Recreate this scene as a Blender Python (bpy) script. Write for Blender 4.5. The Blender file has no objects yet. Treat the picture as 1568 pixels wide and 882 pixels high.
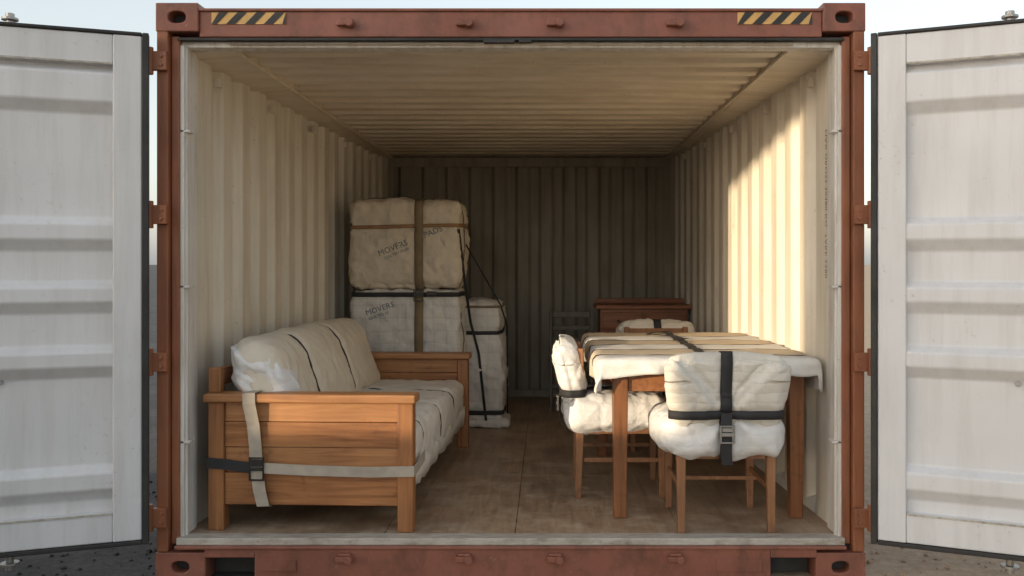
import bpy, bmesh, math, random
from mathutils import Vector, Matrix, noise
from mathutils.bvhtree import BVHTree
random.seed(7)
scene = bpy.context.scene
COL = scene.collection

# ------------------------------------------------------------------ materials
def new_mat(name):
    m = bpy.data.materials.new(name); m.use_nodes = True
    nt = m.node_tree; b = nt.nodes['Principled BSDF']
    return m, nt, b

def N(nt, t, **kw):
    n = nt.nodes.new(t)
    for k, v in kw.items():
        if k in n.inputs.keys(): n.inputs[k].default_value = v
        else: setattr(n, k, v)
    return n

def coords(nt, stretch=(1, 1, 1)):
    tc = N(nt, 'ShaderNodeTexCoord'); mp = N(nt, 'ShaderNodeMapping')
    mp.inputs['Scale'].default_value = stretch
    nt.links.new(tc.outputs['Object'], mp.inputs['Vector'])
    return mp.outputs['Vector']

def noise_tex(nt, vec, scale, detail=6, rough=0.6, dist=0.0):
    n = N(nt, 'ShaderNodeTexNoise'); n.inputs['Scale'].default_value = scale
    n.inputs['Detail'].default_value = min(detail, 5); n.inputs['Roughness'].default_value = rough
    n.inputs['Distortion'].default_value = dist
    nt.links.new(vec, n.inputs['Vector']); return n.outputs['Fac']

def ramp(nt, fac, stops):
    r = N(nt, 'ShaderNodeValToRGB'); e = r.color_ramp.elements
    e[0].position, e[0].color = stops[0][0], (*stops[0][1], 1)
    e[1].position, e[1].color = stops[-1][0], (*stops[-1][1], 1)
    for p, c in stops[1:-1]:
        x = e.new(p); x.color = (*c, 1)
    nt.links.new(fac, r.inputs['Fac']); return r.outputs['Color']

def mixc(nt, fac, a, b):
    m = N(nt, 'ShaderNodeMix'); m.data_type = 'RGBA'
    if isinstance(fac, (int, float)): m.inputs[0].default_value = fac
    else: nt.links.new(fac, m.inputs[0])
    for i, v in ((6, a), (7, b)):
        if isinstance(v, tuple): m.inputs[i].default_value = (*v, 1)
        else: nt.links.new(v, m.inputs[i])
    return m.outputs[2]

def bump(nt, h, strength, dist=0.01, prev=None):
    b = N(nt, 'ShaderNodeBump'); b.inputs['Strength'].default_value = strength
    b.inputs['Distance'].default_value = dist
    nt.links.new(h, b.inputs['Height'])
    if prev is not None: nt.links.new(prev, b.inputs['Normal'])
    return b.outputs['Normal']

def g(v): return (v, v, v)

def painted(name, c1, c2, stain, amount=0.5, streak=(6, 6, 0.7), rough=0.55, stainscale=2.0, bumps=0.15, speck=None, metal=0.0):
    m, nt, b = new_mat(name)
    v = coords(nt); vs = coords(nt, streak)
    base = ramp(nt, noise_tex(nt, v, 1.7, 3), [(0.3, c1), (0.7, c2)])
    st = ramp(nt, noise_tex(nt, vs, stainscale, 5, 0.7), [(0.45, g(0)), (0.8, g(amount))])
    col = mixc(nt, st, base, stain)
    sp = ramp(nt, noise_tex(nt, v, 38, 5, 0.75), [(0.60, g(0)), (0.72, g(1))])
    pm = ramp(nt, noise_tex(nt, v, 3.1, 3, 0.6), [(0.42, g(0)), (0.7, g(1))])
    mu = N(nt, 'ShaderNodeMath', operation='MULTIPLY')
    nt.links.new(sp, mu.inputs[0]); nt.links.new(pm, mu.inputs[1])
    col = mixc(nt, mu.outputs[0], col, speck if speck else stain)
    nt.links.new(col, b.inputs['Base Color'])
    rr = ramp(nt, pm, [(0.0, g(rough - 0.06)), (1.0, g(rough + 0.15))])
    nt.links.new(rr, b.inputs['Roughness'])
    b.inputs['Metallic'].default_value = metal
    n1 = bump(nt, noise_tex(nt, v, 3.5, 2), bumps * 1.5, 0.02)
    nt.links.new(n1, b.inputs['Normal'])
    return m

RUST = painted('container_red_paint', (0.225, 0.080, 0.052), (0.285, 0.106, 0.070), (0.085, 0.038, 0.024), 0.85, (3, 3, 2), 0.5, 3.0, 0.2, (0.36, 0.26, 0.20))
RUSTO = painted('container_post_paint', (0.245, 0.08, 0.035), (0.305, 0.112, 0.05), (0.075, 0.032, 0.02), 0.8, (9, 9, 0.9), 0.5, 2.2, 0.2, (0.16, 0.08, 0.05))
DOORW = painted('door_white_paint', (0.65, 0.65, 0.66), (0.71, 0.71, 0.72), (0.45, 0.425, 0.40), 0.45, (7, 7, 0.6), 0.42, 1.6, 0.2, (0.46, 0.40, 0.35))
WALLC = painted('wall_cream_paint', (0.66, 0.605, 0.505), (0.75, 0.695, 0.595), (0.38, 0.30, 0.21), 0.55, (7, 7, 0.5), 0.55, 1.7, 0.12, (0.30, 0.2, 0.12))
CEILC = painted('ceiling_cream_paint', (0.66, 0.57, 0.44), (0.74, 0.65, 0.52), (0.36, 0.24, 0.14), 0.55, (1.0, 6, 5), 0.45, 2.0, 0.12, (0.30, 0.17, 0.09))
BACKDIM = painted('backwall_dimmed_paint', (0.26, 0.235, 0.19), (0.34, 0.305, 0.25), (0.13, 0.105, 0.075), 0.7, (6, 6, 0.5), 0.6, 2.0, 0.12, (0.12, 0.08, 0.05))  # shade of the deep end put into the base, darker than the wall cream
JAMBW = painted('jamb_white_paint', (0.64, 0.62, 0.58), (0.71, 0.69, 0.65), (0.32, 0.23, 0.15), 0.8, (9, 9, 0.7), 0.5, 2.5, 0.15, (0.25, 0.12, 0.06))
SILL = painted('worn_sill_steel', (0.40, 0.37, 0.32), (0.54, 0.51, 0.45), (0.17, 0.11, 0.07), 0.9, (2, 10, 4), 0.5, 5, 0.25, (0.15, 0.07, 0.04))
BLACKM = painted('black_rubber', (0.018, 0.018, 0.018), (0.03, 0.029, 0.028), (0.06, 0.055, 0.05), 0.6, (4, 4, 4), 0.6)
DARKM = painted('dark_metal', (0.03, 0.03, 0.033), (0.05, 0.05, 0.05), (0.08, 0.06, 0.05), 0.5, (4, 4, 4), 0.4, metal=0.6)
ZINC = painted('galvanised_steel', (0.33, 0.33, 0.32), (0.45, 0.44, 0.42), (0.2, 0.13, 0.08), 0.6, (5, 5, 5), 0.4, metal=0.7)
YEL = painted('hazard_yellow', (0.62, 0.36, 0.11), (0.7, 0.43, 0.15), (0.3, 0.2, 0.1), 0.6, (6, 6, 6), 0.5)
CONC = painted('concrete', (0.33, 0.32, 0.30), (0.42, 0.41, 0.38), (0.2, 0.19, 0.17), 0.7, (2, 2, 1), 0.8, 1.5, 0.4)

def wood(name, c1, c2, c3, axis='x', rough=0.42, scale=1.0):
    m, nt, b = new_mat(name)
    s = {'x': (1.2, 22, 22), 'y': (22, 1.2, 22), 'z': (22, 22, 1.2)}[axis]
    v = coords(nt, s); vl = coords(nt)
    n = noise_tex(nt, v, 1.6 * scale, 5, 0.65, 0.6)
    col = ramp(nt, n, [(0.30, c1), (0.5, c2), (0.72, c3)])
    big = ramp(nt, noise_tex(nt, vl, 2.2, 3), [(0.3, g(0.68)), (0.7, g(1.0))])
    mm = N(nt, 'ShaderNodeMix'); mm.data_type = 'RGBA'; mm.blend_type = 'MULTIPLY'; mm.inputs[0].default_value = 1
    nt.links.new(col, mm.inputs[6]); nt.links.new(big, mm.inputs[7])
    kn = ramp(nt, noise_tex(nt, vl, 7, 4, 0.7), [(0.60, g(0)), (0.78, g(0.7))])
    c = mixc(nt, kn, mm.outputs[2], tuple(x * 0.35 for x in c1))
    nt.links.new(c, b.inputs['Base Color'])
    nt.links.new(ramp(nt, n, [(0.3, g(rough + .1)), (0.7, g(rough - .05))]), b.inputs['Roughness'])
    nt.links.new(bump(nt, n, 0.15, 0.003), b.inputs['Normal'])
    return m
WX = wood('oak_grain_x', (0.22, 0.078, 0.026), (0.38, 0.16, 0.058), (0.49, 0.235, 0.095), 'x')
WX2 = wood('oak_grain_x_light', (0.29, 0.115, 0.040), (0.44, 0.20, 0.078), (0.54, 0.27, 0.115), 'x')
WY = wood('oak_grain_y', (0.22, 0.075, 0.025), (0.35, 0.14, 0.050), (0.43, 0.195, 0.077), 'y')
WZ = wood('oak_grain_z', (0.22, 0.08, 0.027), (0.36, 0.15, 0.055), (0.46, 0.21, 0.083), 'z')
WTABLE = wood('table_wood', (0.17, 0.06, 0.02), (0.26, 0.10, 0.035), (0.33, 0.14, 0.052), 'z')
WCHAIR = wood('chair_wood', (0.24, 0.105, 0.045), (0.33, 0.155, 0.072), (0.40, 0.20, 0.095), 'z')
MAHO = wood('mahogany', (0.19, 0.06, 0.025), (0.30, 0.105, 0.043), (0.38, 0.145, 0.062), 'x')
DKW = wood('dark_chair_wood', (0.07, 0.058, 0.045), (0.11, 0.092, 0.072), (0.15, 0.125, 0.10), 'z')

def plywood():
    m, nt, b = new_mat('plywood_floor')
    v = coords(nt, (14, 1.3, 14)); vl = coords(nt)
    n = noise_tex(nt, v, 1.8, 5, 0.65, 0.5)
    col = ramp(nt, n, [(0.3, (0.26, 0.165, 0.10)), (0.55, (0.37, 0.25, 0.16)), (0.75, (0.46, 0.335, 0.23))])
    d = ramp(nt, noise_tex(nt, vl, 1.4, 5, 0.7), [(0.44, g(0.0)), (0.68, g(0.8))])
    c = mixc(nt, d, col, (0.17, 0.112, 0.072))
    w = ramp(nt, noise_tex(nt, vl, 3.5, 5, 0.8), [(0.46, g(0)), (0.72, g(0.8))])
    c = mixc(nt, w, c, (0.52, 0.43, 0.32))
    sc = ramp(nt, noise_tex(nt, coords(nt, (9, 1, 1)), 9, 5, 0.7), [(0.62, g(0)), (0.70, g(0.6))])
    c = mixc(nt, sc, c, (0.09, 0.055, 0.035))
    nt.links.new(c, b.inputs['Base Color'])
    nt.links.new(ramp(nt, w, [(0.0, g(0.40)), (0.6, g(0.75))]), b.inputs['Roughness'])
    n1 = bump(nt, n, 0.25, 0.003); n2 = bump(nt, noise_tex(nt, vl, 30, 4, .7), 0.2, 0.004, n1)
    nt.links.new(n2, b.inputs['Normal'])
    return m
PLY = plywood()

def blanket(name, c1, c2, stain, dirs='XZ', amt=0.4, period=0.07, q=0.35, crumple=0.6, seam=0.9):
    m, nt, b = new_mat(name)
    v = coords(nt)
    base = ramp(nt, noise_tex(nt, v, 3.0, 3), [(0.3, c1), (0.7, c2)])
    st = ramp(nt, noise_tex(nt, v, 5.5, 5, 0.7), [(0.5, g(0)), (0.8, g(amt))])
    col = mixc(nt, st, base, stain)
    b.inputs['Roughness'].default_value = 0.9
    prev = None
    for d in dirs:
        w = N(nt, 'ShaderNodeTexWave', wave_type='BANDS', bands_direction=d)
        w.inputs['Scale'].default_value = 0.314 / period
        w.inputs['Distortion'].default_value = 2.2; w.inputs['Detail'].default_value = 2.0
        w.inputs['Detail Scale'].default_value = 1.2
        nt.links.new(v, w.inputs['Vector'])
        h = ramp(nt, w.outputs['Fac'], [(0.0, g(0)), (0.14, g(0.6)), (1, g(1))])
        prev = bump(nt, h, q, 0.008, prev)
        if seam < 1:
            s = ramp(nt, w.outputs['Fac'], [(0.0, g(seam)), (0.05, g(1))])
            mm = N(nt, 'ShaderNodeMix'); mm.data_type = 'RGBA'; mm.blend_type = 'MULTIPLY'; mm.inputs[0].default_value = 1
            nt.links.new(col, mm.inputs[6]); nt.links.new(s, mm.inputs[7]); col = mm.outputs[2]
    nt.links.new(col, b.inputs['Base Color'])
    prev = bump(nt, noise_tex(nt, v, 13, 5, 0.62, 1.2), crumple, 0.016, prev)
    nt.links.new(prev, b.inputs['Normal'])
    return m
BLW = blanket('quilted_blanket_white', (0.68, 0.675, 0.665), (0.78, 0.775, 0.765), (0.52, 0.48, 0.43), 'Z', 0.4, 0.055, 0.18, 0.45, 0.95)
BLC = blanket('quilted_blanket_cream', (0.64, 0.605, 0.54), (0.73, 0.695, 0.63), (0.48, 0.42, 0.33), 'Z', 0.5, 0.05, 0.25, 0.4, 0.90)
BLT = blanket('moving_blanket_tan', (0.60, 0.515, 0.40), (0.69, 0.605, 0.485), (0.42, 0.34, 0.24), '', 0.5, 0.12, 0.1, 0.7, 1)
BLG = blanket('moving_blanket_grey', (0.63, 0.605, 0.565), (0.73, 0.705, 0.665), (0.45, 0.40, 0.33), 'XZ', 0.5, 0.10, 0.25, 0.7, 0.92)
BLS = blanket('sofa_cover', (0.64, 0.61, 0.56), (0.74, 0.71, 0.66), (0.50, 0.43, 0.34), 'Y', 0.5, 0.13, 0.2, 0.45, 0.95)
BLSB = blanket('sofa_back_cover', (0.61, 0.55, 0.455), (0.70, 0.64, 0.54), (0.47, 0.39, 0.29), '', 0.5, 0.22, 0.1, 0.35, 1)
BLTOP = blanket('table_cover', (0.68, 0.665, 0.64), (0.77, 0.755, 0.73), (0.52, 0.45, 0.35), 'Y', 0.4, 0.08, 0.2, 0.4, 0.93)
BLTAN2 = blanket('table_cover_tan', (0.55, 0.45, 0.325), (0.63, 0.53, 0.40), (0.43, 0.34, 0.24), 'Y', 0.4, 0.08, 0.15, 0.3, 0.9)

def webbing(name, c):
    m, nt, b = new_mat(name)
    v = coords(nt)
    col = ramp(nt, noise_tex(nt, v, 12, 4), [(0.3, c), (0.7, tuple(x * 1.35 for x in c))])
    nt.links.new(col, b.inputs['Base Color']); b.inputs['Roughness'].default_value = 0.75
    nt.links.new(bump(nt, noise_tex(nt, v, 400, 1), 0.4, 0.001), b.inputs['Normal'])
    return m
SBLK = webbing('black_webbing', (0.022, 0.022, 0.024))
SGREY = webbing('grey_webbing', (0.33, 0.29, 0.24))
SKHA = webbing('khaki_webbing', (0.17, 0.125, 0.07))
SBRN = webbing('brown_webbing', (0.25, 0.14, 0.07))
INK = webbing('stencil_ink', (0.11, 0.13, 0.16))

# ------------------------------------------------------------------ mesh helpers
def empty(name, loc=(0, 0, 0), rz=0):
    e = bpy.data.objects.new(name, None); e.empty_display_size = 0.2
    e.location = loc; e.rotation_euler = (0, 0, rz); COL.objects.link(e); return e

def obj_from(name, verts, faces, mat, parent=None, smooth=False, recalc=True):
    me = bpy.data.meshes.new(name); me.from_pydata([tuple(v) for v in verts], [], faces)
    if recalc:
        bm = bmesh.new(); bm.from_mesh(me); bmesh.ops.recalc_face_normals(bm, faces=bm.faces); bm.to_mesh(me); bm.free()
    me.materials.append(mat)
    if smooth: me.polygons.foreach_set('use_smooth', [True] * len(me.polygons))
    o = bpy.data.objects.new(name, me); COL.objects.link(o)
    if parent: o.parent = parent
    return o

BOXF = [(0, 3, 2, 1), (4, 5, 6, 7), (0, 1, 5, 4), (1, 2, 6, 5), (2, 3, 7, 6), (3, 0, 4, 7)]
def bx(x0, x1, y0, y1, z0, z1):
    return [(x0, y0, z0), (x1, y0, z0), (x1, y1, z0), (x0, y1, z0), (x0, y0, z1), (x1, y0, z1), (x1, y1, z1), (x0, y1, z1)]
def taper(cx, cy, z0, z1, w0, w1, dx=0, dy=0):
    a, b = w0 / 2, w1 / 2
    return [(cx - a + dx, cy - a + dy, z0), (cx + a + dx, cy - a + dy, z0), (cx + a + dx, cy + a + dy, z0), (cx - a + dx, cy + a + dy, z0),
            (cx - b, cy - b, z1), (cx + b, cy - b, z1), (cx + b, cy + b, z1), (cx - b, cy + b, z1)]
def cyl(cx, cy, z0, z1, r, n=14, axis='z'):
    vs, fs = [], []
    for k in (z0, z1):
        for i in range(n):
            a = 2 * math.pi * i / n; p = (r * math.cos(a), r * math.sin(a))
            if axis == 'z': vs.append((cx + p[0], cy + p[1], k))
            elif axis == 'y': vs.append((cx + p[0], k, cy + p[1]))
            else: vs.append((k, cx + p[0], cy + p[1]))
    for i in range(n):
        j = (i + 1) % n; fs.append((i, j, n + j, n + i))
    fs.append(tuple(range(n - 1, -1, -1))); fs.append(tuple(range(n, 2 * n)))
    return vs, fs
def mk(name, parts, mat, parent=None, bevel=0.003, mapf=None, segs=2):
    V, F = [], []
    for p in parts:
        vs, fs = p if isinstance(p, tuple) else (p, BOXF)
        o = len(V); V += [Vector(v) for v in vs]; F += [tuple(o + i for i in f) for f in fs]
    if mapf: V = [mapf(v) for v in V]
    ob = obj_from(name, V, F, mat, parent)
    if bevel:
        m = ob.modifiers.new('bevel', 'BEVEL'); m.width = bevel; m.segments = segs; m.limit_method = 'ANGLE'; m.angle_limit = math.radians(40)
    return ob

def fbm(p, s, o=3):
    t, a = 0, 1
    for i in range(o):
        t += a * noise.noise(p * s); s *= 2.1; a *= 0.5
    return t

def padded(name, x0, x1, y0, y1, z0, z1, mat, parent, r=0.05, res=0.02, bulge=0.02, wr=0.012, fn=None, post=None, seed=0, fscale=1.0, fold=0.008):
    c = Vector(((x0 + x1) / 2, (y0 + y1) / 2, (z0 + z1) / 2)); h = Vector(((x1 - x0) / 2, (y1 - y0) / 2, (z1 - z0) / 2))
    r = min(r, min(h) * 0.95)
    n = [max(4, int(math.ceil(2 * h[i] / res))) for i in range(3)]
    bm = bmesh.new()
    for ax in range(3):
        a, b = (ax + 1) % 3, (ax + 2) % 3
        for s in (-1, 1):
            gr = []
            for i in range(n[a] + 1):
                row = []
                for j in range(n[b] + 1):
                    p = Vector((0, 0, 0)); p[ax] = s * h[ax]; p[a] = -h[a] + 2 * h[a] * i / n[a]; p[b] = -h[b] + 2 * h[b] * j / n[b]
                    row.append(bm.verts.new(p))
                gr.append(row)
            for i in range(n[a]):
                for j in range(n[b]):
                    q = [gr[i][j], gr[i + 1][j], gr[i + 1][j + 1], gr[i][j + 1]]
                    bm.faces.new(q if s > 0 else q[::-1])
    bmesh.ops.remove_doubles(bm, verts=bm.verts, dist=1e-5)
    off = Vector((seed * 3.7, seed * 1.9, seed * 5.3))
    for v in bm.verts:
        p = v.co.copy()
        cl = Vector([max(-(h[i] - r), min(h[i] - r, p[i])) for i in range(3)])
        d = p - cl; nn = d.normalized(); q = cl + nn * r
        u = [q[i] / h[i] for i in range(3)]
        bl = bulge * sum(abs(nn[i]) * (1 - u[(i + 1) % 3] ** 2) * (1 - u[(i + 2) % 3] ** 2) for i in range(3))
        w = q + c
        ns = fbm(w + off, 4.0 * fscale) * 1.0
        cr = 1 - abs(fbm(Vector((w.x, w.y, w.z * 0.7)) + off * 2, 7.0 * fscale, 2)) * 2.2
        cr = max(0, cr) ** 3
        wq = Vector((w.x * 1.0 + w.z * .8, w.y * 1.0, w.z * .45 - w.x * .4)) + off
        f1 = 1 - abs(noise.noise(wq * 8 * fscale)) * 5; f1 = max(0, f1) ** 1.5
        wq2 = Vector((w.x * .9 - w.z * .7, w.y, w.z * .5 + w.x * .3)) - off
        f2 = 1 - abs(noise.noise(wq2 * 6 * fscale)) * 6; f2 = max(0, f2) ** 1.5
        co = w + nn * (bl + wr * ns - wr * 0.8 * cr + fold * (f1 - .9 * f2))
        if fn: co = co + nn * fn(w, nn)
        if post: co = post(co)
        v.co = co
    bmesh.ops.recalc_face_normals(bm, faces=bm.faces)
    me = bpy.data.meshes.new(name); bm.to_mesh(me)
    bvh = BVHTree.FromBMesh(bm); bm.free()
    me.materials.append(mat); me.polygons.foreach_set('use_smooth', [True] * len(me.polygons))
    o = bpy.data.objects.new(name, me); COL.objects.link(o); o.parent = parent
    return o, bvh

def ring(name, bvh, c, axis, width, mat, parent, off=0.003, n=120, a0=0, a1=360, tilt=0.0):
    ax = {'x': 0, 'y': 1, 'z': 2}[axis]; i1, i2 = (ax + 1) % 3, (ax + 2) % 3
    c = Vector(c); A = Vector((0, 0, 0)); A[ax] = 1
    full = (a1 - a0) >= 360
    m = n if full else n + 1
    R = []
    for k in range(m):
        t = math.radians(a0 + (a1 - a0) * k / n)
        d = Vector((0, 0, 0)); d[i1] = math.cos(t); d[i2] = math.sin(t)
        best = 0
        for s in (-0.5, 0, 0.5):
            o = c + A * width * s + d * 4 + A * tilt * d[i1]
            h = bvh.ray_cast(o, -d)
            if h[0] is not None: best = max(best, 4 - h[3])
        R.append(best)
    for _ in range(2):
        R = [max(R[k], (R[(k - 1) % m] + R[k] + R[(k + 1) % m]) / 3) if (full or 0 < k < m - 1) else R[k] for k in range(m)]
    V, F = [], []
    for k in range(m):
        t = math.radians(a0 + (a1 - a0) * k / n)
        d = Vector((0, 0, 0)); d[i1] = math.cos(t); d[i2] = math.sin(t)
        for s in (-0.5, 0.5):
            V.append(c + A * width * s + A * tilt * d[i1] + d * (R[k] + off))
    for k in range(m if full else m - 1):
        j = (k + 1) % m; F.append((2 * k, 2 * k + 1, 2 * j + 1, 2 * j))
    o = obj_from(name, V, F, mat, parent, True)
    s = o.modifiers.new('s', 'SOLIDIFY'); s.thickness = 0.004; s.offset = 0
    return o

def ribbon(name, pts, wdir, width, mat, parent, thick=0.003, sub=1):
    pts = [Vector(p) for p in pts]; wd = Vector(wdir).normalized()
    V, F = [], []
    for p in pts: V += [p - wd * width / 2, p + wd * width / 2]
    for k in range(len(pts) - 1): F.append((2 * k, 2 * k + 1, 2 * k + 3, 2 * k + 2))
    o = obj_from(name, V, F, mat, parent, False)
    s = o.modifiers.new('s', 'SOLIDIFY'); s.thickness = thick; s.offset = 0
    return o

def buckle(name, x, y, z, w, h, mat, parent):
    t = 0.007
    return mk(name, [bx(x - w/2, x - w/2 + t, y - .012, y, z - h/2, z + h/2), bx(x + w/2 - t, x + w/2, y - .012, y, z - h/2, z + h/2),
              bx(x - w/2 + t, x + w/2 - t, y - .014, y - .002, z + h/2 - t, z + h/2), bx(x - w/2 + t, x + w/2 - t, y - .014, y - .002, z - h/2, z - h/2 + t),
              bx(x - w/2 + t, x + w/2 - t, y - .017, y - .004, z - .008, z + .008), bx(x - w*.36, x + w*.36, y - .010, y - .001, z + .012, z + h/2 - .012)], mat, parent, 0.0015)

# ------------------------------------------------------------------ shipping container
C = empty('shipping_container')
L = 4.71
def wf(y): return 1.62 - 0.047 * y
def corr_profile(s0, s1, pitch, depth):
    pts = [(s0, 0)]; s = s0
    while s + pitch <= s1 + 1e-6:
        pts += [(s + pitch * .28, 0), (s + pitch * .42, depth), (s + pitch * .72, depth), (s + pitch * .86, 0)]
        s += pitch
    pts.append((s1, 0)); return pts
for sd, nm in ((-1, 'side_wall'), (1, 'side_wall')):
    pr = [(0.02, 0)] + corr_profile(0.36, L, 0.272, 0.042)
    V, F = [], []
    for (s, d) in pr:
        x = sd * (wf(s) + 0.0 + d - 0.01)
        V += [(x, s, -0.01), (x, s, 2.36)]
    for i in range(len(pr) - 1): F.append((2 * i, 2 * i + 1, 2 * i + 3, 2 * i + 2))
    o = obj_from(nm, V, F, WALLC, C); b = o.modifiers.new('b', 'BEVEL'); b.width = 0.006; b.segments = 2; b.limit_method = 'ANGLE'; b.angle_limit = 0.3
    V = [(sd * 1.355, 0.135, 2.371), (sd * 1.355, L, 2.371), (sd * (wf(L) + .05), L, 2.322), (sd * (wf(0) + .05), 0.135, 2.352),
         (sd * 1.355, 0.135, 2.41), (sd * 1.355, L, 2.41), (sd * (wf(L) + .05), L, 2.41), (sd * (wf(0) + .05), 0.135, 2.41)]
    o = obj_from('top_side_rail', V, BOXF, CEILC, C)
    mk('rail_lip', [bx(min(sd*1.348, sd*1.362), max(sd*1.348, sd*1.362), .14, L, 2.352, 2.3705)], CEILC, C, .003)
    mk('lashing_ring', [bx(min(sd*(wf(y)-.035), sd*(wf(y)-.005)), max(sd*(wf(y)-.035), sd*(wf(y)-.005)), y - .02, y + .02, 2.255, 2.30) for y in (0.5, 1.35, 2.2, 3.05, 3.9)], WALLC, C, 0.004)
    V = [(sd * (wf(0) - .012), 0.05, 0.0), (sd * (wf(L) - .012), L, 0.0), (sd * (wf(L) + .03), L, 0.0), (sd * (wf(0) + .03), 0.05, 0.0),
         (sd * (wf(0) - .012), 0.05, 0.05), (sd * (wf(L) - .012), L, 0.05), (sd * (wf(L) + .03), L, 0.075), (sd * (wf(0) + .03), 0.05, 0.075)]
    obj_from('bottom_rail', V, BOXF, JAMBW, C)
    pr = corr_profile(0.14, L + 0.06, 0.272, -0.03)
    V, F = [], []
    for (s, d) in pr:
        x = sd * (1.685 + d); V += [(x, s, -0.03), (x, s, 2.44)]
    for i in range(len(pr) - 1): F.append((2 * i, 2 * i + 1, 2 * i + 3, 2 * i + 2))
    obj_from('outer_skin', V, F, RUST, C)
    xs = sorted((sd * 1.62, sd * 1.69))
    mk('outer_rail', [bx(xs[0], xs[1], 0.14, L + .06, -0.15, -0.03), bx(xs[0], xs[1], 0.14, L + .06, 2.43, 2.50)], RUST, C)
pr = corr_profile(0.02, L, 0.235, 0.052)
V, F = [], []
for (s, d) in pr: V += [(-1.36, s, 2.374 + d), (1.36, s, 2.374 + d)]
for i in range(len(pr) - 1): F.append((2 * i, 2 * i + 1, 2 * i + 3, 2 * i + 2))
o = obj_from('roof_panel', V, F, CEILC, C); b = o.modifiers.new('b', 'BEVEL'); b.width = 0.006; b.segments = 2; b.limit_method = 'ANGLE'; b.angle_limit = 0.3
mk('roof_skin', [bx(-1.66, 1.66, 0.1, L + .05, 2.455, 2.47)], RUST, C)
pr = corr_profile(-1.50, 1.50, 0.232, 0.036)
V, F = [], []
for (s, d) in pr: V += [(s + .03, L + d, -0.01), (s + .03, L + d, 2.42)]
for i in range(len(pr) - 1): F.append((2 * i, 2 * i + 1, 2 * i + 3, 2 * i + 2))
obj_from('back_wall', V, F, BACKDIM, C)
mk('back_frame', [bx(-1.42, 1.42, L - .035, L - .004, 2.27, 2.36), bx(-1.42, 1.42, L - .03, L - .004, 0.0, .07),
                  bx(-1.43, -1.33, L - .05, L - .004, .07, 2.27), bx(1.33, 1.43, L - .05, L - .004, .07, 2.27)], BACKDIM, C)
mk('rear_skin', [bx(-1.69, 1.69, L + .06, L + .09, -.19, 2.5)], RUST, C)
mk('subfloor', [bx(-1.66, 1.66, 0.05, L, -0.1, -0.012)], BLACKM, C, 0)
sheets = []
xs = [-1.64, -0.62, 0.018, 0.83, 1.64]; ys = [0.085, 1.32, 2.55, 3.78, L]
for i in range(4):
    sh = 0 if i % 2 == 0 else 0.45
    yy = [ys[0]] + [y + sh for y in ys[1:-1]] + [L]
    for j in range(4):
        sheets.append(bx(xs[i] + .0015, xs[i + 1] - .0015, yy[j] + .0015, yy[j + 1] - .0015, -0.012, random.uniform(-.001, .0)))
mk('floor', sheets, PLY, C, 0.0015, segs=1)
mk('threshold', [bx(-1.60, 1.60, -0.005, 0.082, -0.03, 0.004)], SILL, C, 0.004)
for sd in (-1, 1):
    def s2(a, b): return sorted((sd * a, sd * b))
    a = s2(1.635, 1.69); b_ = s2(1.592, 1.632); c_ = s2(1.575, 1.598)
    mk('corner_post', [bx(a[0], a[1], -0.012, 0.14, -0.06, 2.43), bx(b_[0], b_[1], 0.018, 0.12, -0.03, 2.41)], RUSTO, C, 0.006)
    mk('post_groove', [bx(*s2(1.628, 1.64), 0.03, .08, -0.03, 2.41)], BLACKM, C, 0)
    mk('door_jamb', [bx(c_[0], c_[1], 0.03, 0.20, 0.0, 2.37), bx(*s2(1.566, 1.60), 0.05, .066, 0.0, 2.37)], JAMBW, C, 0.003)
    mk('jamb_bracket', [bx(*s2(1.548, 1.60), 0.03, .10, z, z + .012) for z in (0.45, 1.2, 1.95)], JAMBW, C, 0.002)
    for z in (2.28, 1.55, 0.85, 0.11):
        x0, x1 = s2(1.63, 1.715)
        mk('hinge', [bx(x0, x1, -0.045, -0.014, z - .045, z + .045), cyl(sd * 1.712, -0.035, z - .065, z + .065, 0.017),
                     cyl(sd * 1.655, z + .02, -0.052, -.04, 0.009, 8, 'y'), cyl(sd * 1.655, z - .02, -0.052, -.04, 0.009, 8, 'y')], RUSTO, C, 0.003)
mk('header_rail', [bx(-1.49, 1.49, 0.0, 0.13, 2.402, 2.535), bx(-1.49, 1.49, -0.012, 0.0, 2.522, 2.537)], RUST, C, 0.005)
mk('header_gasket', [bx(-1.60, 1.60, 0.008, 0.05, 2.388, 2.402)], BLACKM, C, 0.002)
mk('header_inner', [bx(-1.60, 1.60, 0.05, 0.13, 2.362, 2.402)], JAMBW, C, 0.003)
mk('header_catch', [bx(-.13, .02, -0.004, 0.03, 2.374, 2.388), bx(.04, .10, -0.004, 0.03, 2.376, 2.388)], DARKM, C, 0.002)
mk('sill_rail', [bx(-1.22, 1.24, -0.02, 0.10, -0.19, -0.03), bx(-1.46, -1.22, -0.02, 0.10, -0.085, -0.03), bx(1.24, 1.46, -0.02, 0.10, -0.085, -0.03),
                 bx(-1.60, 1.60, -0.028, -0.005, -0.045, -0.028)], RUST, C, 0.005)
mk('fork_pocket_dark', [bx(-1.45, -1.22, 0.10, 0.5, -0.19, -0.06), bx(1.24, 1.45, 0.10, 0.5, -0.19, -0.06)], BLACKM, C, 0)  # solid black blocks imitate the shade inside the pockets
mk('sill_plate', [bx(-1.19, -1.02, -0.026, -0.02, -0.15, -0.09), bx(.98, 1.2, -0.026, -0.02, -0.15, -0.09)], RUST, C, 0.002)
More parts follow.
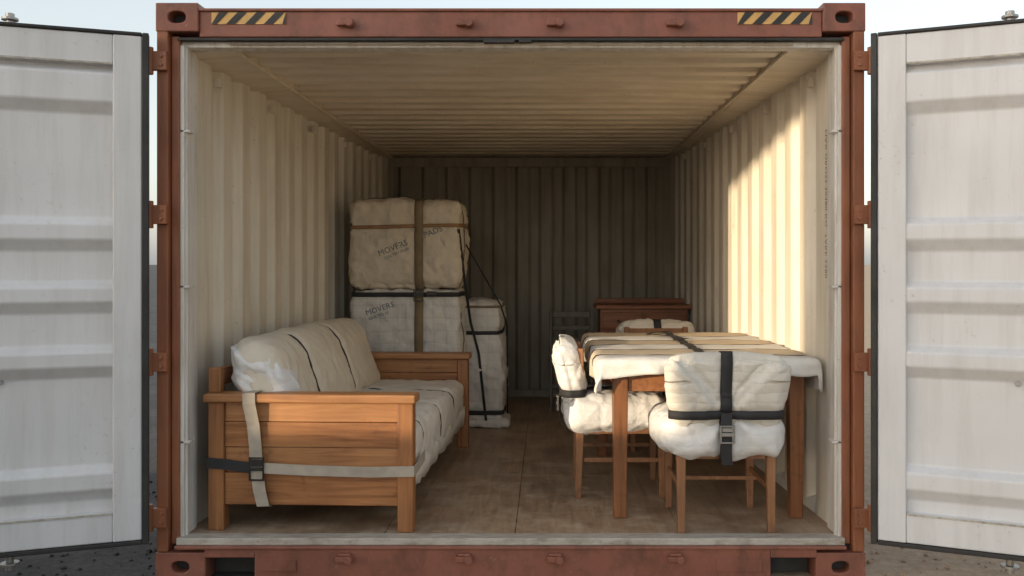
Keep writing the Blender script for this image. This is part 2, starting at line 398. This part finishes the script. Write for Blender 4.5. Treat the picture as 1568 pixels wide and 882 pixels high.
def casting(cx, z0, z1, hw):
    cz = (z0 + z1) / 2; hh = (z1 - z0) / 2; n = 40; V = []; F = []
    def rect(t):
        c, s = math.cos(t), math.sin(t); k = 1 / max(abs(c), abs(s)); return c * k * hw, s * k * hh
    for y in (-.016,):
        for i in range(n):
            px, pz = rect(2 * math.pi * (i + .0) / n + math.pi / 4); V.append((cx + px, y, cz + pz))
    for y, k in ((-.016, 1.0), (.05, .96)):
        for i in range(n):
            t = 2 * math.pi * i / n + math.pi / 4
            V.append((cx + 0.042 * k * math.copysign(abs(math.cos(t)) ** .8, math.cos(t)), y, cz + 0.028 * k * math.copysign(abs(math.sin(t)) ** .8, math.sin(t))))
    for i in range(n):
        px, pz = rect(2 * math.pi * i / n + math.pi / 4); V.append((cx + px, .15, cz + pz))
    for i in range(n):
        j = (i + 1) % n
        F += [(i, j, n + j, n + i), (n + i, n + j, 2 * n + j, 2 * n + i), (i, 3 * n + i, 3 * n + j, j)]
    o = obj_from('corner_casting', V, F, RUST, C)
    mk('casting_hollow_dark', [bx(cx - hw + .02, cx + hw - .02, .05, .14, z0 + .015, z1 - .015)], BLACKM, C, 0)  # black box stands in for the shade inside the casting
    m = o.modifiers.new('b', 'BEVEL'); m.width = .006; m.segments = 2; m.limit_method = 'ANGLE'
for sd in (-1, 1):
    casting(sd * 1.592, 2.425, 2.562, 0.102); casting(sd * 1.575, -0.2, -0.062, 0.12)
for px in (530, 712, 850, 1033):
    x = .172 + (px - 837) / 320
    for z, s in ((2.462, 1), (-0.085, 1)):
        e = .02 if z < 0 else 0
        mk('lashing_hook', [bx(x - .040, x + .018, -0.036 - e, -e, z - .012, z + .014),
            cyl(x + .022, z, -0.05 - e, -e, 0.02, 12, 'y'), bx(x - .03, x + .03, -.024 - e, -e, z + .014, z + .026)], RUST, C, 0.004)
for x0, x1 in ((-1.43, -1.075), (1.085, 1.44)):
    z0, z1 = 2.462, 2.518
    mk('hazard_sticker', [bx(x0, x1, -0.004, -0.0005, z0, z1)], YEL, C, 0)
    V, F = [], []; k = 0; x = x0 - .02
    while x < x1:
        q = [(x, z0), (x + .045, z0), (x + .045 + .055, z1), (x + .055, z1)]
        q = [(min(max(a, x0), x1), b) for a, b in q]
        V += [(a, -0.006, b) for a, b in q]; F.append((k, k + 1, k + 2, k + 3)); k += 4; x += .09
    obj_from('hazard_stripe', V, F, BLACKM, C)
def text_on(name, body, size, M, mat, parent, bvh=None, dirv=None, off=0.003):
    cu = bpy.data.curves.new(name, 'FONT'); cu.body = body; cu.size = size; cu.resolution_u = 2
    t = bpy.data.objects.new(name + 'tmp', cu); COL.objects.link(t)
    dg = bpy.context.evaluated_depsgraph_get(); me = bpy.data.meshes.new_from_object(t.evaluated_get(dg))
    bpy.data.objects.remove(t)
    bm = bmesh.new(); bm.from_mesh(me)
    bmesh.ops.triangulate(bm, faces=bm.faces)
    for v in bm.verts:
        p = M @ v.co
        if bvh:
            h = bvh.ray_cast(p - dirv * 1.0, dirv)
            if h[0] is not None: p = h[0] - dirv * off
        v.co = p
    bm.to_mesh(me); bm.free(); me.materials.clear(); me.materials.append(mat)
    o = bpy.data.objects.new(name, me); COL.objects.link(o); o.parent = parent; return o
M = Matrix.Translation((1.590, 0.25, 2.0)) @ Matrix(((0, 0, -1, 0), (0, 1, 0, 0), (-1, 0, 0, 0), (0, 0, 0, 1)))
text_on('wall_stencil', 'MAX GROSS 30480 KG  TARE 2280', 0.05, M, SKHA, C)

# doors
def door(sd, ang):
    a = math.radians(ang); c, s = math.cos(a), math.sin(a)
    hinge = Vector((sd * 1.712, -0.04, 0))
    D = Vector((sd * c, -s, 0)); NN = Vector((-sd * s, -c, 0))
    mp = lambda p: hinge + D * p.x + NN * p.y + Vector((0, 0, p.z))
    W = 1.56
    P = empty('container_door'); P.parent = C
    mk('door_frame', [bx(.03, .155, -.02, .035, .02, 2.385), bx(W - .12, W, -.02, .035, .02, 2.385),
                      bx(.155, W - .12, -.02, .030, 2.245, 2.385), bx(.155, W - .12, -.02, .030, .02, .155)], DOORW, P, 0.006, mp)
    mk('door_seal', [bx(0.0, .028, -.015, .045, .0, 2.40), bx(W + .002, W + .03, -.015, .045, .0, 2.40), bx(.03, W, -.01, .04, 2.387, 2.402), bx(.03, W, -.01, .04, -.002, .018)], BLACKM, P, 0.004, mp)
    prof = [(.15, .0)]
    for z0, z1 in ((.27, .345), (.84, .905), (1.14, 1.205), (1.43, 1.50), (2.07, 2.20)):
        prof += [(z0 - .055, -.018), (z0, .026), (z1, .026), (z1 + .03, -.018)]
    prof += [(2.25, -.018)]; prof[0] = (.15, -.018)
    V, F = [], []
    us = [.15 + (W - .27) * i / 24 for i in range(25)]
    for (z, v) in prof:
        for u in us: V.append(mp(Vector((u, v + .0035 * noise.noise(Vector((u * 4, z * 5, sd * 3))), z))))
    nu = len(us)
    for i in range(len(prof) - 1):
        for j in range(nu - 1): F.append((i * nu + j, i * nu + j + 1, (i + 1) * nu + j + 1, (i + 1) * nu + j))
    o = obj_from('door_panel', V, F, DOORW, P); b = o.modifiers.new('b', 'BEVEL'); b.width = .008; b.segments = 3; b.limit_method = 'ANGLE'; b.angle_limit = .3
    mk('door_back', [bx(.05, W - .02, -.034, -.026, .03, 2.37)], RUST, P, 0, mp)
    mk('door_ledge', [bx(.157, W - .122, .0305, .034, 2.243, 2.252), bx(.157, W - .122, .0305, .034, .148, .157)], SILL, P, .001, mp)
    bl = []
    for u in (.70, .78, 1.0, 1.1):
        for z in (2.27, 2.34, .06, .125): bl.append(cyl(u, z, .030, .038, .012, 10, 'y'))
    for u, z in ((.62, .78), (.66, .43), (.70, .35)): bl.append(cyl(u, z, -.02, .002, .012, 10, 'y'))
    mk('door_bolt', bl, ZINC, P, .002, mp)
    rods = []
    for u in (.59, 1.25):
        rods += [cyl(u, -.055, -.05, 2.43, .017), cyl(u, -.055, 2.43, 2.442, .036), cyl(u, -.055, 2.442, 2.462, .02), bx(u - .035, u + .035, -.085, -.036, 2.39, 2.415),
                 cyl(u, -.055, -.062, -.05, .04), cyl(u, -.055, -.085, -.062, .02), bx(u - .035, u + .035, -.085, -.036, -.02, .0)]
        rods += [bx(u - .04, u + .04, -.08, -.035, z, z + .06) for z in (.3, .9, 1.5, 2.1)]
    mk('lock_rod', rods, ZINC, P, .002, mp)
door(-1, 20); door(1, 24)

# ------------------------------------------------------------------ sofa
S = empty('sofa', (-1.50, 0.14, 0), math.radians(-2.5))
def arm(y0, outer):
    y1 = y0 + .075
    mk('arm_post', [bx(0, .078, y0, y1, 0, .632), bx(.942, 1.02, y0, y1, 0, .632)], WZ, S, .006)
    ins = y0 + .014
    bs = [.125, .285, .41, .535, .632]
    for i in range(4):
        mk('arm_panel', [bx(.079, .941, ins + (.004 if i == 3 else 0.006 * (i % 2)), y1 - .016, bs[i] + .0012, bs[i + 1] - .0012)], (WX, WX2, WX, WX2)[i], S, .0035)
    mk('arm_cap', [bx(-.018, 1.035, y0 - .022, y1 + .03, .633, .676)], WX2, S, .009, segs=3)
arm(0.0, 1); arm(2.08, 0)
mk('front_rail', [bx(.925, .955, .076, 2.079, .135, .235)], WY, S, .004)
mk('base_frame', [bx(.03, .07, .076, 2.079, .16, .30), bx(.07, .925, .9, .95, .16, .22), bx(.07, .925, .3, .35, .16, .22), bx(.07, .925, 1.6, 1.65, .16, .22)], WY, S, .004)
mk('back_frame', [bx(-.005, .03, .076, 2.079, .70, .79), bx(-.005, .03, .076, 2.079, .30, .38)] + [bx(.0, .025, y, y + .05, .38, .70) for y in (.10, .5, .9, 1.3, 1.7, 2.0)], WY, S, .006)
mk('back_post', [bx(-.012, .05, .03, .075, .676, .80)], WZ, S, .006)
def seatfn(w, n):
    d = 0
    for y in (.42, .98, 1.52): d -= .014 * math.exp(-((w.y - y) / .03) ** 2)
    if w.z < .33: d += .016 * noise.noise(Vector((w.x * 8, w.y * 11, 3))) * (.33 - w.z) / .1
    return d
seat, sb = padded('seat_cover', .22, .995, .085, 2.07, .20, .49, BLS, S, .06, .02, .015, .010, seatfn, seed=1, fold=.0045)
V, F = [], []; n = 150
for i in range(n + 1):
    y = .09 + 1.97 * i / n
    dz = .03 * noise.noise(Vector((y * 4, 2, 1))) + .012 * noise.noise(Vector((y * 13, 5, 1)))
    xo = .010 * noise.noise(Vector((y * 7, 7, 1))) + .006 * noise.noise(Vector((y * 17, 7, 4)))
    V += [(.99 + .006, y, .30), (1.004 + xo * .6, y, .245), (1.0 + xo, y, .185 + dz)]
for i in range(n):
    for k in range(2): F.append((3 * i + k, 3 * i + k + 1, 3 * i + k + 4, 3 * i + k + 3))
o = obj_from('seat_cover_hem', V, F, BLS, S, True); m = o.modifiers.new('s', 'SOLIDIFY'); m.thickness = .006; m.offset = 0
for y in (.42, .98, 1.52): ring('seat_strap', sb, (.6, y, .35), 'y', .016, SBLK, S, .002)
def lean(co): return Vector((co.x - (co.z - .45) * .34, co.y, co.z))
def backfn(w, n):
    d = 0
    for y in (.60, 1.28): d -= .022 * math.exp(-((w.y - y) / .035) ** 2)
    return d
bk, bb = padded('back_cushion', .20, .44, .09, 2.03, .46, .925, BLSB, S, .095, .018, .022, .008, backfn, lean, seed=5, fold=.005)
for y in (.60, 1.28): ring('back_strap', bb, (.27, y, .70), 'y', .022, SBLK, S, .002)
padded('cushion_wrap_end', .175, .43, .082, .34, .48, .885, BLW, S, .09, .012, .02, .014, lambda w, n: .010 * math.sin(w.z * 38 + w.x * 30 + 5 * noise.noise(w * 6)), lambda co: lean(co), seed=21, fold=.012)
ribbon('arm_strap_vertical', [(.212, .09, .681), (.212, .08, .681), (.214, -.028, .681), (.216, -.029, .63), (.232, -.012, .52), (.243, -.012, .40), (.249, -.016, .31), (.262, -.012, .20), (.278, -.006, .125), (.28, .03, .115)], (1, 0, 0.06), .062, SGREY, S, .004)
ribbon('arm_strap_black', [(-.006, .3, .335), (-.006, -.008, .335), (.08, -.010, .330), (.235, -.013, .312)], (0, 0, 1), .052, SBLK, S)
ribbon('arm_strap_grey', [(.255, -.016, .315), (.50, -.010, .303), (.80, -.008, .297), (1.026, -.008, .303), (1.03, .08, .31), (1.025, .3, .32)], (0, 0, 1), .052, SGREY, S)
buckle('ratchet_buckle', .250, -.014, .310, .075, .115, DARKM, S)

# ------------------------------------------------------------------ wrapped stack
K = empty('wrapped_furniture_stack')
def pin(zs, xs_=(), dep=.014, wd=.03):
    def f(w, n):
        d = 0
        for z in zs: d -= dep * math.exp(-((w.z - z) / wd) ** 2)
        for x in xs_: d -= dep * math.exp(-((w.x - x) / wd) ** 2)
        return d
    return f
lo, lob = padded('lower_bundle', -1.335, -.49, 2.60, 3.2, 0.01, 1.115, BLG, K, .055, .02, .02, .016, pin((1.06, .55), (-.80,)), seed=2, fold=.010)
up, upb = padded('upper_bundle', -1.335, -.485, 2.60, 3.2, 1.12, 1.80, BLT, K, .055, .017, .02, .018, pin((1.60, 1.15), (-.80,)), seed=3, fold=.010)
ring('strap_vertical', lob, (-.80, 2.9, .56), 'x', .066, SKHA, K, .004)
ring('strap_vertical', upb, (-.80, 2.9, 1.46), 'x', .066, SKHA, K, .004)
ring('strap_belt', lob, (-.91, 2.9, 1.08), 'z', .035, SBLK, K, .006)
ring('strap_belt', upb, (-.91, 2.9, 1.60), 'z', .028, SBRN, K, .005, tilt=.01)
ring('strap_side', upb, (-.91, 2.72, 1.46), 'y', .014, SBLK, K, .003)
ring('strap_side', lob, (-.91, 2.72, .56), 'y', .014, SBLK, K, .003)
buckle('belt_buckle', -.80, 2.572, 1.075, .075, .09, DARKM, K)
buckle('belt_buckle', -.70, 2.572, 1.085, .07, .045, DARKM, K)
Mx = lambda x, z, a: Matrix.Translation((x, 2.5, z)) @ Matrix.Rotation(math.radians(-a), 4, 'Y') @ Matrix.Rotation(math.radians(90), 4, 'X')
for (xx, zz, bd) in ((-1.10, 1.37, 'MOVERS'), (-.755, 1.51, 'PADS')):
    text_on('stencil_label', bd, .064, Mx(xx, zz, 22), INK, K, upb, Vector((0, 1, 0)))
text_on('stencil_label', 'QUILTED 72x80', .030, Mx(-1.06, 1.345, 22), INK, K, upb, Vector((0, 1, 0)))
text_on('stencil_label', 'MOVERS', .060, Mx(-1.20, .92, 18), INK, K, lob, Vector((0, 1, 0)))
text_on('stencil_label', 'QUILTED 72', .030, Mx(-1.18, .885, 18), INK, K, lob, Vector((0, 1, 0)))
ribbon('tie_down', [(-.50, 2.62, 1.58), (-.46, 2.66, 1.2), (-.43, 2.88, .85), (-.37, 2.935, .6), (-.31, 2.935, .05)], (1, -.3, 0), .022, SBLK, K)
ribbon('tie_down', [(-.48, 2.80, 1.50), (-.20, 3.05, .98), (-.155, 3.2, .8), (-.155, 3.3, .05)], (1, -.5, .2), .012, SBLK, K)

B = empty('wrapped_box')
def boxpost(co): return Vector((co.x + .03 * math.sin(co.z * 5) * .4, co.y, co.z))
wb, wbb = padded('blanket', -.51, -.185, 2.97, 3.6, 0.005, 1.0, BLG, B, .04, .018, .018, .018, pin((.76, .12)), boxpost, seed=8, fold=.012)
ring('strap_belt', wbb, (-.345, 3.28, .76), 'z', .03, SBLK, B, .004)
ring('strap_belt', wbb, (-.345, 3.28, .12), 'z', .035, SBLK, B, .004)
ring('strap_belt', wbb, (-.345, 3.28, .97), 'z', .02, SKHA, B, .004)
padded('blanket_foot', -.47, -.12, 2.93, 3.3, 0.0, .075, BLG, B, .03, .02, .0, .014, seed=9)

# ------------------------------------------------------------------ dining table
T = empty('dining_table')
mk('table_leg', [taper(.553, .385, 0, .76, .064, .082), taper(1.465, .385, 0, .76, .064, .082), taper(.553, 1.91, 0, .76, .064, .082), taper(1.465, 1.91, 0, .76, .064, .082)], WTABLE, T, .005)
mk('apron', [bx(.595, 1.424, .365, .39, .655, .76), bx(.595, 1.424, 1.90, 1.925, .655, .76), bx(.535, .56, .427, 1.868, .655, .76), bx(1.455, 1.48, .427, 1.868, .655, .76)], WY, T, .003)
mk('table_top', [bx(.47, 1.535, .30, 2.01, .761, .80)], WY, T, .008)
X0, X1, Y0, Y1 = .455, 1.545, .285, 2.025
YS = (.50, .80, 1.12, 1.42, 1.74)
def drape_pt(s, t, top=.832):
    ox = max(X0 - s, 0, s - X1); oy = max(Y0 - t, 0, t - Y1)
    sx = -1 if s < X0 else 1; sy = -1 if t < Y0 else 1
    x = min(max(s, X0), X1); y = min(max(t, Y0), Y1)
    e = math.hypot(ox, oy)
    rr = .03
    ed = min(e, rr * 1.5) / (rr * 1.5)
    outw = rr * math.sin(ed * math.pi / 2); drop = rr * (1 - math.cos(ed * math.pi / 2)) + max(0, e - rr * 1.5)
    if e > 0:
        fl = .014 * math.sin(s * 17 + t * 13 + 4 * noise.noise(Vector((s * 4, t * 4, 1)))) * min(1, drop / .06)
        x += sx * (ox / e) * (outw + fl); y += sy * (oy / e) * (outw + fl)
    if x > 1.575: x = 1.575 - .3 * (x - 1.575)
    z = top - drop + .006 * fbm(Vector((s, t, 0)), 3.5, 3)
    z += .006 * abs(math.sin((t - .5) / .31 * math.pi)) if e == 0 else 0
    for yy in YS:
        z -= .006 * math.exp(-((t - yy) / .02) ** 2)
    return Vector((x, y, z))
def hang(s, t):
    return .115 + .035 * noise.noise(Vector((s * 2, t * 2, 5))) + .008 * noise.noise(Vector((s * 8, t * 8, 5)))
nx, ny = 96, 130; V, F = [], []
for i in range(nx + 1):
    for j in range(ny + 1):
        a = -1 + 2 * i / nx; b = -1 + 2 * j / ny
        cx, cy = (X0 + X1) / 2, (Y0 + Y1) / 2
        h = hang(a, b)
        s = cx + a * ((X1 - X0) / 2 + h + .05); t = cy + b * ((Y1 - Y0) / 2 + h * .85)
        V.append(drape_pt(s, t))
for i in range(nx):
    for j in range(ny):
        F.append((i * (ny + 1) + j, (i + 1) * (ny + 1) + j, (i + 1) * (ny + 1) + j + 1, i * (ny + 1) + j + 1))
cl = obj_from('table_blanket', V, F, BLTOP, T, True)
cl.data.materials.append(BLTAN2)
for p in cl.data.polygons:
    y = sum(V[i].y for i in p.vertices) / 4
    if (.50 < y < .80) or (1.12 < y < 1.42) or y > 1.74: p.material_index = 1
m = cl.modifiers.new('s', 'SOLIDIFY'); m.thickness = .014; m.offset = -1
for yy in YS:
    ribbon('cover_strap', [drape_pt(X0 - .09 + (X1 - X0 + .16) * k / 50, yy) + Vector((0, 0, .005)) + (Vector((-.004, 0, 0)) if k < 5 else Vector((0, 0, 0))) for k in range(51)], (0, 1, 0), .018, SBLK, T)
ribbon('long_strap', [drape_pt(1.0, Y0 - .1 + (Y1 - Y0 + .1) * k / 60) + Vector((0, -.004 if k < 6 else 0, .007)) for k in range(61)], (1, 0, 0), .05, SBLK, T)
ribbon('loose_strap', [drape_pt(.95 + .10 * math.sin(k * .35), 1.2 + .8 * k / 20) + Vector((0, 0, .012)) for k in range(21)], (1, .2, 0), .03, SBLK, T)

# ------------------------------------------------------------------ chairs
def chair(loc, rz, seed, full=True):
    E = empty('dining_chair', (*loc, 0), rz)
    mk('chair_leg', [taper(-.215, .0, 0, .42, .034, .046, -.0, -.012), taper(.225, .0, 0, .42, .034, .046, 0, -.012),
                     taper(-.215, .46, 0, .42, .032, .046), taper(.225, .46, 0, .42, .032, .046)], WCHAIR, E, .004)
    mk('chair_rail', [bx(-.19, .20, -.012, .012, .36, .42), bx(-.19, .20, .45, .472, .36, .42), bx(-.226, -.204, .024, .436, .36, .42), bx(.214, .236, .024, .436, .36, .42),
                      bx(-.222, -.206, .02, .44, .20, .225), bx(.216, .232, .02, .44, .20, .225), bx(-.20, .21, .22, .238, .203, .222)], WCHAIR, E, .003)
    mk('chair_seat', [bx(-.23, .24, -.02, .48, .42, .437)], WCHAIR, E, .006)
    mk('chair_back', [bx(-.235, -.195, -.02, .02, .437, .84), bx(.205, .245, -.02, .02, .437, .84), bx(-.195, .205, -.012, .012, .74, .83)], WCHAIR, E, .005)
    def sf(w, n):
        d = 0
        dx = w.x + .01; dz = w.z - .585
        rad = math.hypot(dx, dz)
        if n.y < .2:
            th = math.atan2(dz, dx); d += .012 * math.sin(8 * th + 2 * noise.noise(w * 5 + Vector((seed, 0, 0)))) * math.exp(-(rad / .24) ** 2)
        d -= .022 * math.exp(-(dx / .03) ** 2)
        d += .008 * math.sin(w.x * 34 + 4 * noise.noise(w * 6)) * max(0, min(1, (.43 - w.z) / .05))
        return d
    def sp(co):
        if co.z < .44:
            co = co + Vector((0, 0, .02 * noise.noise(Vector((co.x * 7, co.y * 7, seed)))))
        return co
    seat, s_b = padded('seat_blanket', -.315, .285, -.075, .50, .372, .575, BLW, E, .075, .012, .02, .008, sf, sp, seed=seed, fold=.004)
    def bf(w, n):
        d = 0; dx = w.x + .01
        if n.y < -.2:
            for sgn in (-1, 1):
                ax_, az_, bx_, bz_ = sgn * .225, .87, sgn * .06, .63
                vx, vz = bx_ - ax_, bz_ - az_; ll = math.hypot(vx, vz)
                px, pz = dx - ax_, w.z - az_
                dist = (vx * pz - vz * px) / ll * sgn
                tt = max(0, min(1, (px * vx + pz * vz) / ll / ll))
                edge = 1 if 0 < tt < 1 else .2
                d += edge * (.034 / (1 + math.exp(-dist / .004)) - .017)
                d -= .014 * math.exp(-((dist + .045) / .009) ** 2) * edge
        d -= .016 * math.exp(-((w.z - .585) / .03) ** 2)
        d -= .02 * math.exp(-(dx / .03) ** 2)
        return d
    def bp(co):
        k = (co.z - .58) / .3
        return Vector((co.x * (1 + .09 * max(0, k)), co.y - .07 * max(0, k), co.z + (.018 * (abs(co.x) / .28) ** 2 * -1 if k > .6 else 0)))
    bk_, b_b = padded('back_blanket', -.27, .26, -.09, .05, .53, .885, BLC if seed % 2 else BLW, E, .055, .0085, .012, .008, bf, bp, seed=seed + 3, fold=.004)
    ring('waist_strap', b_b, (0, -.0, .588), 'z', .042, SBLK, E, .004)
    ring('vertical_strap', b_b, (-.01, -.03, .72), 'x', .056, SBLK, E, .005)
    ring('vertical_strap', s_b, (-.01, .2, .46), 'x', .056, SBLK, E, .006)
    ribbon('strap_tail', [(-.01, -.108, .60), (-.012, -.116, .52), (-.012, -.112, .42), (-.005, -.10, .35)], (1, 0, 0), .052, SBLK, E)
    buckle('buckle', -.008, -.116, .50, .072, .085, ZINC, E)
    return E
chair((1.045, 0.115), 0, 11)
chair((.36, 1.0), math.radians(-90), 14)
chair((1.0, 2.52), math.radians(180), 17)

# ------------------------------------------------------------------ dresser & ladder-back chair at the back
Dr = empty('dresser')
mk('carcass', [bx(.64, 1.40, 3.62, 4.0, .06, .92)], MAHO, Dr, .004)
mk('top', [bx(.60, 1.435, 3.58, 4.03, .921, .955), bx(.62, 1.42, 3.99, 4.02, .955, 1.0)], MAHO, Dr, .006)
mk('drawer', [bx(.66, 1.01, 3.605, 3.619, .74, .89), bx(1.03, 1.38, 3.605, 3.619, .74, .89)] + [bx(.66, 1.38, 3.605, 3.619, z, z + .18) for z in (.12, .33, .54)], MAHO, Dr, .006)
mk('knob', [cyl(x, z, 3.58, 3.606, .014, 10, 'y') for x in (.8, 1.24) for z in (.21, .42, .63, .815)], DARKM, Dr, .002)
mk('foot', [taper(x, y, 0, .06, .04, .06) for x in (.68, 1.36) for y in (3.66, 3.96)], MAHO, Dr, .003)
St = empty('ladder_back_chair')
mk('frame', [bx(.195, .225, 3.70, 3.73, 0, .90), bx(.555, .585, 3.70, 3.73, 0, .90), bx(.195, .225, 4.1, 4.13, 0, .44), bx(.555, .585, 4.1, 4.13, 0, .44)], DKW, St, .005)
mk('slat', [bx(.226, .554, 3.705, 3.725, z, z + h) for z, h in ((.84, .055), (.73, .04), (.62, .04), (.52, .04), (.22, .03))], DKW, St, .004)
mk('seat', [bx(.19, .59, 3.735, 4.14, .441, .465), bx(.2, .22, 3.735, 4.09, .2, .23), bx(.56, .58, 3.735, 4.09, .2, .23)], DKW, St, .004)

# ------------------------------------------------------------------ ground
def ground_mat():
    m, nt, b = new_mat('ground_mat')
    v = coords(nt)
    asp = ramp(nt, noise_tex(nt, v, 25, 5, .7), [(0.35, (0.045, 0.044, 0.044)), (0.7, (0.12, 0.117, 0.112))])
    pud = ramp(nt, noise_tex(nt, v, 1.4, 4), [(0.4, g(0.55)), (0.65, g(1))])
    mm = N(nt, 'ShaderNodeMix'); mm.data_type = 'RGBA'; mm.blend_type = 'MULTIPLY'; mm.inputs[0].default_value = 1
    nt.links.new(asp, mm.inputs[6]); nt.links.new(pud, mm.inputs[7])
    sand = ramp(nt, noise_tex(nt, v, 14, 5, .75), [(0.3, (0.33, 0.24, 0.155)), (0.7, (0.52, 0.40, 0.28))])
    sx = N(nt, 'ShaderNodeSeparateXYZ'); nt.links.new(v, sx.inputs[0])
    ad = N(nt, 'ShaderNodeMath', operation='MULTIPLY_ADD'); nt.links.new(noise_tex(nt, v, .8, 5), ad.inputs[0]); ad.inputs[1].default_value = 3.0
    nt.links.new(sx.outputs['X'], ad.inputs[2])
    f = ramp(nt, ad.outputs[0], [(0.45, g(0)), (1.0, g(1))])
    c = mixc(nt, f, mm.outputs[2], sand)
    nt.links.new(c, b.inputs['Base Color']); b.inputs['Roughness'].default_value = .85
    n1 = bump(nt, noise_tex(nt, v, 6, 4), .6, .04); n2 = bump(nt, noise_tex(nt, v, 70, 4, .7), .7, .01, n1)
    nt.links.new(n2, b.inputs['Normal']); return m
GM = ground_mat()
obj_from('ground', [(-900, -900, -.2), (900, -900, -.2), (900, 900, -.2), (-900, 900, -.2)], [(0, 1, 2, 3)], GM)
V, F = [], []
ico = bmesh.new(); bmesh.ops.create_icosphere(ico, subdivisions=1, radius=1); iv = [v.co.copy() for v in ico.verts]; ifc = [tuple(x.index for x in f.verts) for f in ico.faces]; ico.free()
for k in range(1500):
    sd = random.choice((-1, 1)); x = sd * random.uniform(1.72, 4.2); y = random.uniform(-.6, 2.2); s = random.choice((.006, .008, .012, .016)) * random.uniform(.6, 1.2)
    o = len(V)
    for q in iv: V.append(Vector((x + q.x * s * random.uniform(.7, 1.2), y + q.y * s * random.uniform(.7, 1.2), -.2 + s * .3 + q.z * s * .6)))
    F += [tuple(o + i for i in f) for f in ifc]
obj_from('gravel', V, F, GM)

# ------------------------------------------------------------------ added unseen wall behind/left of camera: blocks the sun, opening shapes the right-wall patch
SUNMASK = empty('sun_mask_wall')
mk('sun_mask_section', [bx(-14, -10.15, -7.2, -7.0, -.2, 4.3), bx(-7.72, -3.6, -7.2, -7.0, -.2, 4.3), bx(-10.15, -7.72, -7.2, -7.0, -.2, 1.75), bx(-10.15, -7.72, -7.2, -7.0, 3.55, 4.3)], CONC, SUNMASK, .01)
mk('sun_mask_cap', [bx(-14.05, -3.55, -7.25, -6.95, 4.302, 4.36)], CONC, SUNMASK, .01)

# ------------------------------------------------------------------ light
v = Vector((1.217, 1.0, -.178)).normalized()
sun = bpy.data.lights.new('sun', 'SUN'); sun.energy = 5.0; sun.angle = math.radians(.5); sun.color = (1, .80, .55)
so = bpy.data.objects.new('sun', sun); so.rotation_euler = v.to_track_quat('-Z', 'Y').to_euler(); COL.objects.link(so)
w = bpy.data.worlds.new('World'); scene.world = w; w.use_nodes = True
nt = w.node_tree; bg = nt.nodes['Background']
sky = nt.nodes.new('ShaderNodeTexSky'); sky.sky_type = 'NISHITA'; sky.sun_disc = False
sky.sun_elevation = math.asin(-v.z); sky.sun_rotation = math.atan2(-v.x, -v.y)
sky.air_density = 1.0; sky.dust_density = 2.0; sky.ozone_density = 1.0
hs = nt.nodes.new('ShaderNodeHueSaturation'); hs.inputs['Saturation'].default_value = .5; hs.inputs['Value'].default_value = 2.9
nt.links.new(sky.outputs[0], hs.inputs['Color'])
mx = nt.nodes.new('ShaderNodeMix'); mx.data_type = 'RGBA'; mx.inputs[0].default_value = .32
nt.links.new(hs.outputs[0], mx.inputs[6]); mx.inputs[7].default_value = (5.8, 6.2, 6.6, 1)
nt.links.new(mx.outputs[2], bg.inputs['Color']); bg.inputs['Strength'].default_value = .15

# ------------------------------------------------------------------ camera
cd = bpy.data.cameras.new('camera'); cam = bpy.data.objects.new('camera', cd); COL.objects.link(cam)
cam.location = (.172, -4.4, 1.319); cam.rotation_euler = (math.radians(90), 0, 0)
cd.sensor_width = 36; cd.lens = 36 * 1408 / 1568; cd.shift_x = -.0338; cd.shift_y = -.0242; cd.clip_end = 3000; cd.clip_start = .05
scene.camera = cam
scene.view_settings.view_transform = 'Standard'; scene.view_settings.look = 'None'; scene.view_settings.exposure = 0
